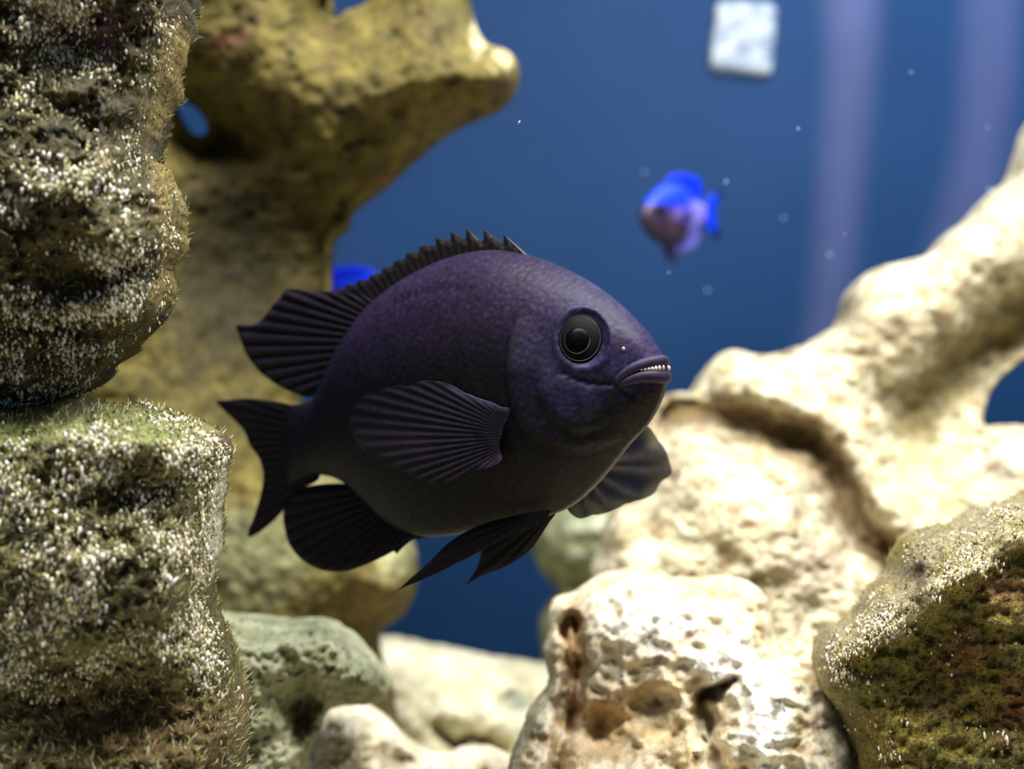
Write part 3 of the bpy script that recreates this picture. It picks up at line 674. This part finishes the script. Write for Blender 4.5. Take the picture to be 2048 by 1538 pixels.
lip('lower_lip', [(1236,772),(1254,763),(1276,755),(1300,753),(1318,754),(1328,755)], 0.00112, (36,30,54), -0.0005)
M_TOOTH = plain('tooth_white', lin(190, 165, 150), lin(226, 212, 202), 2000, 0.45)
for k in range(7):
    for s in (-1, 1):
        u = 1282 + k * 7.2; loc, nor = hit(u, 739 - k * 0.5); loc = loc + nor * 0.00005
        hgt = 0.00025 + 0.0003 * min(1, k / 5)
        V = ICO_V * np.array([0.00034, 0.00028, hgt]) + loc
        if s > 0: V = V * np.array([1, -1, 1])
        mk('tooth', V, ICO_F, M_TOOTH, root)
# nostril
loc, nor = hit(1247, 698)
for s in (-1, 1):
    V = ICO_V * np.array([.0003, .0003, .0004]) + loc
    if s > 0: V = V * np.array([1, -1, 1])
    o = mk('nostril', V, ICO_F, plain('nostril_pink', lin(190, 130, 140), lin(210, 150, 150), 2000) if s < 0 else bpy.data.materials['nostril_pink'], root); o['label'] = 'tiny pink nostril'

# eyes
def glossy(name, col, rough, spec=0.5, coat=0.0):
    m, nt, b = nmat(name); b.inputs['Roughness'].default_value = rough; b.inputs['Specular IOR Level'].default_value = spec
    n = N(nt, 'ShaderNodeTexNoise', Scale=1200); tc = N(nt, 'ShaderNodeTexCoord'); nt.links.new(tc.outputs['Object'], n.inputs['Vector'])
    nt.links.new(ramp(nt, n.outputs['Fac'], [(0.3, tuple(c * .75 for c in col)), (0.7, tuple(c * 1.2 for c in col))]), b.inputs['Base Color'])
    b.inputs['Coat Weight'].default_value = coat; b.inputs['Coat Roughness'].default_value = 0.05
    return m
M_EYE = glossy('eye_iris_dark', lin(11, 11, 16), 0.6, 0.08, 0.0); M_PUPIL = glossy('pupil_black', (0.0008, 0.0012, 0.0025), 0.35, 0.06)
M_RING = glossy('iris_ring_silver', lin(80, 86, 84), 0.4, 0.4)
M_RIM = glossy('rim_skin_dark', lin(26, 24, 36), 0.5, 0.25)
def lathe(prof_, seg=48):
    V = []; F = []; n = len(prof_)
    for k in range(seg):
        an = 2*math.pi*k/seg
        for r, h in prof_: V.append((r*math.cos(an), r*math.sin(an), h))
    for k in range(seg):
        for i in range(n-1): F.append((k*n+i, ((k+1)%seg)*n+i, ((k+1)%seg)*n+i+1, k*n+i+1))
    return np.array(V), F
loc, nor = hit(1162, 681)
nor = nor + np.array([0.12, -0.15, 0.02]); nor /= np.linalg.norm(nor)
zax = nor; xax = np.cross(np.array([0, 0, 1.0]), zax); xax /= np.linalg.norm(xax); yax = np.cross(zax, xax)
PX = 0.150 / FPX
RE = 51 * PX
for s in (1, -1):
    def tr(V, lift=0.0, off=(0, 0)):
        V = np.asarray(V); p = loc + (V[:, :1] + off[0]) * xax * 0.94 + (V[:, 1:2] + off[1]) * yax * 1.05 + (V[:, 2:3] + lift) * zax
        if s < 0: p = p * np.array([1, -1, 1])
        return p
    # eyeball: a shallow dome
    pr = [(RE*1.12*math.cos(t) , RE*0.55*math.sin(t) - 0.0006) for t in np.linspace(-0.5, math.pi/2, 18)]; pr[-1] = (1e-6, pr[-1][1])
    V, F = lathe(pr); eye = mk('eye', tr(V), F, M_EYE, root)
    # orbit rim of skin
    an = np.linspace(0, 2*math.pi, 60)
    path = np.stack([RE*1.16*np.cos(an) + RE*.07, RE*1.14*np.sin(an) + RE*.02, 0*an - 0.0001], 1)
    V, F = tube(path[:-1], [0.0005]*59, 8)
    F = [f for f in F if len(f) == 4] + [(58*8+j, 58*8+(j+1)%8, (j+1)%8, j) for j in range(8)]
    mk('eyelid_rim', tr(V), F, M_RIM, eye)
    dome = lambda r: RE*0.55*math.sqrt(max(0, 1-(r/(RE*1.12))**2)) - 0.0006
    oxy = (-RE*0.10, -RE*0.06)
    rr = RE*0.50
    pr = [(1e-6, dome(0)+.00032), (rr*.5, dome(rr*.5)+.00028), (rr*.85, dome(rr*.85)+.0002), (rr, dome(rr)+.00002), (rr, dome(rr)-.0004)]
    V, F = lathe(pr, 40); mk('pupil', tr(V, 0, oxy), F, M_PUPIL, eye)
    for r0, th, nm in ((rr*1.05, 0.00007, 'pupil_ring'), (RE*0.84, 0.00006, 'iris_ring')):
        path = np.stack([r0*np.cos(an), r0*np.sin(an), 0*an + dome(r0) + 0.00004], 1)
        V, F = tube(path[:-1], th*(0.55+0.45*np.cos(an[:-1]+0.9)), 6)
        F = [f for f in F if len(f) == 4] + [(58*6+j, 58*6+(j+1)%6, (j+1)%6, j) for j in range(6)]
        o = mk(nm, tr(V, 0, oxy if nm == 'pupil_ring' else (0, 0)), F, M_RING, eye)
# fins
def fin(name, outline, focus, nrays, col, col_ray, plane=None, thick=0.0004, amp=0.00022, mat=None, step=3, rag=2.0, seed=1, ray_len=None, curve=None, label=None, parent=None, straight=False, tint=None, fade=None):
    lp = [np.array(outline, float)] if straight else [smooth_loop(outline, 4, rag, seed)]
    p0, nrm = plane if plane else (np.zeros(3), np.array([0, 1.0, 0]))
    def rayf(q):
        an = np.arctan2(q[:, 1] - focus[1], q[:, 0] - focus[0]); an = np.where(an < 0, an + 2*math.pi, an) 
        return an
    o_an = rayf(lp[0]); 
    fx = np.median(o_an); 
    lo, hi = np.percentile(o_an, 3), np.percentile(o_an, 97)
    def corr(q):
        t = (rayf(q) - lo) / (hi - lo) * nrays
        return np.cos(2*math.pi*t)
    def hf(q, d): return (thick * np.clip(d / 10, .15, 1) + amp * corr(q) * np.clip(d / 10, 0, 1))
    def hb(q, d): return (thick * np.clip(d / 10, .15, 1) - amp * corr(q) * np.clip(d / 10, 0, 1))
    def mapf(u, v, h):
        p = ray_plane_local(u, v, p0, nrm)
        if curve is not None: p = p + curve(u, v)[:, None] * nrm
        return p - nrm * h[:, None]
    V, F, uv, fr = region_solid(lp, step, hf, hb, mapf)
    w = np.clip(corr(uv) * .5 + .5, 0, 1)[:, None] ** 2
    C = np.array(lin(*col)) * (1 - w) + np.array(lin(*col_ray)) * w
    if tint:
        for line, wd, tc_, st in tint:
            k = (np.clip(1.3 - poly_dist(uv, line) / wd, 0, 1) * st)[:, None]; C = C * (1 - k) + np.array(lin(*tc_)) * k
    if fade:
        r = np.hypot(uv[:, 0] - focus[0], uv[:, 1] - focus[1]); t = np.clip((r - fade[0]) / (fade[1] - fade[0]), 0, 1)
        al = (fade[2] * (1 - t) + fade[3] * t) * (0.8 + 0.2 * w[:, 0]); C = np.concatenate([C, al[:, None]], 1)
    o = mk(name, V, F, mat or M_FIN, parent or root, True, C)
    if label: o['label'] = label
    return o

tips = [(1008,470),(969,460),(934,459),(903,464),(873,476),(840,492),(813,506),(789,522),(765,537),(740,551),(715,561),(692,570)]
bases = [(1044,505),(1012,508),(980,508),(948,512),(916,520),(882,530),(850,544),(822,558),(796,573),(770,590),(744,606),(722,622)]
deps = [20, 25, 21, 18, 15, 13, 11, 10, 9, 8, 7, 6]
out = [(1052,506)]
for k, t in enumerate(tips): out += [(t[0] + 1.5, t[1] - 1), (t[0] - 1.5, t[1] + 1), (t[0] - 1 + (k == 0) * 2, t[1] + deps[k])]
out += [(668,583),(690,640),(760,640),(830,590),(900,560),(960,545),(1020,530)]
dorsal_fin = fin('dorsal_fin', out, (980, 900), 24, (24, 22, 24), (30, 27, 29), thick=0.0004, amp=0.00008, rag=0.0, step=2.5, straight=True)
SP_MAT = attr_mat('spine_dark', rough=0.5)
for k, (t, bpt) in enumerate(zip(tips, bases)):
    p1, p0_ = mid(np.array(float(t[0])), np.array(float(t[1]))), mid(np.array(float(bpt[0])), np.array(float(bpt[1])))
    p0_ = p0_ + (p0_ - p1) * .5
    path = np.array([p0_ * (1 - s) + p1 * s for s in np.linspace(0, 0.98, 8)])
    V, F = tube(path, np.linspace(0.0005, 0.00012, 8), 8)
    mk('spine', V, F, SP_MAT, dorsal_fin, True, np.tile(np.array(lin(32, 29, 31)), (len(V), 1)))
fin('soft_dorsal_fin', [(760,600),(700,578),(660,581),(620,582),(576,577),(560,596),(545,612),(522,640),(500,650),(472,650),(478,670),(486,692),(498,716),(518,742),(540,760),(575,782),(612,794),(640,786),(664,764),(690,720),(740,660)],
    (860, 690), 15, (18, 16, 22), (42, 37, 54), amp=0.00028, rag=2.0, seed=3, step=2.5)
fin('caudal_fin', [(640,812),(606,814),(560,804),(500,797),(455,799),(432,802),(445,818),(470,842),(488,862),(500,890),(518,915),(526,940),(526,965),(518,1000),(505,1040),(496,1064),(498,1075),(520,1064),(548,1040),(580,1006),(606,976),(640,952)],
    (760, 888), 18, (19, 18, 22), (23, 21, 26), amp=0.00018, rag=1.5, seed=4)
fin('anal_fin', [(850,1070),(825,1080),(805,1096),(791,1111),(792,1101),(770,1112),(735,1128),(690,1143),(645,1141),(604,1120),(578,1088),(567,1045),(569,1012),(585,988),(606,975),(634,969),(664,967),(690,968),(720,975),(780,1010)],
    (860, 960), 16, (16, 15, 19), (20, 18, 24), amp=0.00022, rag=1.2, seed=5)

# pelvic fins hang below the belly, one on each side
yn = np.array([0, 1.0, 0])
def tilt_plane(pt_px, y, n):
    n = np.asarray(n, float); n /= np.linalg.norm(n)
    p = ray_plane_local(np.array([float(pt_px[0])]), np.array([float(pt_px[1])]), np.array([0, y, 0]), yn)[0]
    return p, n
fin('pelvic_fin', [(1100,1020),(1040,1030),(960,1050),(905,1080),(862,1120),(822,1156),(798,1178),(777,1194),(806,1176),(834,1164),(882,1143),(932,1118),(985,1090),(1030,1068),(1080,1048)],
    (1110, 1010), 7, (18, 16, 21), (22, 20, 26), plane=tilt_plane((1040, 1040), -0.0042, (0, 1, -0.25)), amp=0.00015, rag=1.5, seed=6)
fin('pelvic_fin', [(1110,1022),(1098,1046),(1082,1070),(1062,1098),(1036,1120),(1000,1138),(962,1152),(932,1169),(948,1146),(958,1122),(964,1096),(980,1070),(1040,1040)],
    (1110, 1020), 7, (18, 16, 21), (22, 20, 26), plane=tilt_plane((1080, 1040), 0.0030, (0, 1, 0.2)), amp=0.00015, rag=1.5, seed=7)

# pectoral fins: near one laid back along the flank, far one spread out under the chin
loc, nor = hit(1010, 868)
pn = np.array([-0.07, 1.0, -0.02]); pn /= np.linalg.norm(pn)
pp = loc - np.array([0, 0.0016, 0])
fin('pectoral_fin', [(1018,816),(1000,812),(960,798),(930,784),(900,773),(860,764),(800,768),(740,788),(706,815),(697,838),(704,866),(716,890),(760,920),(815,948),(866,967),(910,958),(960,940),(1004,921),(1000,890),(1006,850)],
    (1050, 872), 22, (22, 20, 27), (46, 40, 56), plane=(pp, pn), thick=0.00012, amp=0.00013, mat=M_FIN_T, rag=9, seed=8, step=2.5, fade=(120, 340, 0.95, 0.25),
    tint=[([(1018,816),(960,798),(905,775)], 9, (70,64,90), .8), ([(1004,920),(975,933)], 14, (86,66,100), .7), ([(840,890),(720,872)], 26, (52,46,60), .6)])
fl = loc.copy(); fl[1] = -loc[1]
fn = np.array([-0.94, 0.34, 0.0]); fn /= np.linalg.norm(fn)
fin('pectoral_fin', [(1180,890),(1240,860),(1286,849),(1308,868),(1326,892),(1338,918),(1342,944),(1322,964),(1310,986),(1272,1004),(1230,1018),(1190,1030),(1150,1036),(1130,1000)],
    (1150, 930), 15, (26, 24, 26), (56, 52, 52), plane=(fl + np.array([0.004, 0, 0]), fn), thick=0.0002, amp=0.0002, mat=M_FIN_T, rag=5, seed=9, step=2.5, fade=(60, 210, 1.0, 0.75))

# ------------------------------------------------------------------ little blue fish
M_BLUE = attr_mat('blue_fish_skin', rough=0.4, spec=0.5, noise=700, amt=0.2)
def blue_fish(label, loc_, yaw, pitch, roll, S):
    r = bpy.data.objects.new('blue_damselfish', None); link(r); r.location = loc_
    r.matrix_world = Matrix.Translation(Vector(loc_)) @ Matrix.Rotation(yaw, 4, 'Z') @ Matrix.Rotation(pitch, 4, 'Y') @ Matrix.Rotation(roll, 4, 'X')
    r.empty_display_size = 0.01
    tag(r, label, 'fish', 'small blue fish')
    pf = np.array([(.50,.0,.0,.005),(.485,.045,-.05,.035),(.44,.11,-.11,.065),(.36,.18,-.18,.09),(.24,.245,-.245,.105),(.08,.28,-.28,.11),(-.08,.265,-.27,.10),(-.22,.205,-.215,.08),(-.34,.125,-.13,.055),(-.42,.09,-.09,.035),(-.47,.085,-.085,.02),(-.50,.07,-.07,.004)])
    k = 60; x = np.linspace(0, len(pf)-1, k); c = [np.interp(x, range(len(pf)), pf[:, i]) for i in range(4)]
    for i in range(4):
        for _ in range(3): c[i][1:-1] = (c[i][:-2] + 2*c[i][1:-1] + c[i][2:]) / 4
    an = np.linspace(0, 2*math.pi, 40, endpoint=False)
    V = np.zeros((k, 40, 3)); V[..., 0] = c[0][:, None]; V[..., 1] = c[3][:, None]*np.cos(an)[None]; V[..., 2] = ((c[1]+c[2])/2)[:, None] + ((c[1]-c[2])/2)[:, None]*np.sin(an)[None]
    V = V.reshape(-1, 3); F = [(i*40+j, (i+1)*40+j, (i+1)*40+(j+1)%40, i*40+(j+1)%40) for i in range(k-1) for j in range(40)]
    C = np.tile(np.array(lin(20, 60, 240)), (len(V), 1))
    def pat(w, col):
        nonlocal C; w = np.clip(w, 0, 1)[:, None]; C = C*(1-w) + np.array(lin(*col))*w
    pat((0.02 - V[:, 2] + .25*V[:, 0]) * 9, (70, 58, 96)); pat((-.02 - V[:, 0]) * 6 * (V[:, 2] < .12), (150, 140, 245)); pat((V[:, 0] - .12) * 7 * (V[:, 2] < .1), (58, 44, 70))
    pat(1.5 - np.hypot((V[:, 0]-.08)/.10, (V[:, 2]+.04)/.08), (190, 130, 50))
    mk('body', V*S, F, M_BLUE, r, True, C)
    def flat(nm, pts, col, tipcol=None, y=0.0, sp=0.0):
        lp = [smooth_loop(np.array(pts)*1000, 12)]
        def mf(u, v, h):
            p = np.stack([u/1000, np.full_like(u, y), v/1000], 1); p[:, 1] += h + sp*(np.abs(p[:, 2])); return p*S
        f = lambda q, d: 0.012*np.clip(d/20, .1, 1)
        V, F, uv, fr = region_solid(lp, 14, f, f, mf)
        C = np.tile(np.array(lin(*col)), (len(V), 1))
        if tipcol:
            w = np.clip((np.hypot(uv[:, 0]+470, uv[:, 1]) - 215)/60, 0, 1)[:, None]; C = C*(1-w) + np.array(lin(*tipcol))*w
        return mk(nm, V, F, M_BLUE, r, True, C)
    flat('dorsal_fin', [(.20,.24),(.10,.33),(-.05,.36),(-.20,.35),(-.34,.32),(-.42,.24),(-.36,.12),(-.2,.18),(0,.24)], (10, 50, 250))
    flat('anal_fin', [(.02,-.26),(-.10,-.33),(-.24,-.33),(-.38,-.27),(-.40,-.18),(-.34,-.11),(-.2,-.18)], (120, 118, 225))
    flat('caudal_fin', [(-.45,.085),(-.55,.15),(-.70,.24),(-.76,.24),(-.72,.12),(-.66,.0),(-.72,-.12),(-.76,-.24),(-.70,-.24),(-.55,-.15),(-.45,-.085)], (10, 60, 240), (10, 18, 48))
    for s in (-1, 1):
        flat('pectoral_fin', [(.20,-.02),(.08,.04),(-.06,.04),(-.10,-.04),(.0,-.10),(.16,-.08)], (70, 60, 130), y=s*.125)
        flat('pelvic_fin', [(.14,-.25),(.06,-.38),(-.02,-.42),(.0,-.34),(.02,-.26)], (52, 42, 78), y=s*.03)
        Ve = ICO_V*np.array([.045, .03, .045]) + np.array([.36, s*.085, .05])
        mk('eye', Ve*S, ICO_F, M_PUPIL, r)
    return r
blue_fish('small bright blue fish hovering in open water above the dark fish', P(1350, 430, 0.40), math.radians(226), math.radians(8), math.radians(-8), 0.046)
blue_fish('bright blue fish almost hidden behind the back of the dark fish', P(715, 628, 0.36), math.radians(-12), math.radians(-4), 0, 0.050)

# ------------------------------------------------------------------ drifting flecks
M_FLECK = plain('fleck_white', lin(130, 155, 190), lin(180, 195, 215), 3000, 0.5)
fl_me = None
for k, (u, v, d, s) in enumerate([(1038,245,.150,.00035),(1596,258,.20,.0004),(1452,364,.24,.0006),(1567,436,.33,.0007),(1415,580,.33,.0007),(1338,545,.2,.0003),(1975,255,.25,.0006),(1980,380,.30,.001),(1822,145,.22,.0004),(1660,510,.30,.0008),(1290,345,.36,.0008),(1690,470,.2,.0003)]):
    if fl_me is None:
        o = mk('water_fleck', ICO_V * np.array([.5, .4, 1.1]), ICO_F, M_FLECK); fl_me = o.data
    else:
        o = link(bpy.data.objects.new('water_fleck', fl_me))
    o.location = P(u, v, d); o.scale = (s, s, s); o.rotation_euler = (0.3*k, 0.5, k)
    tag(o, 'tiny white fleck drifting in the open blue water', 'particle', 'drifting flecks')
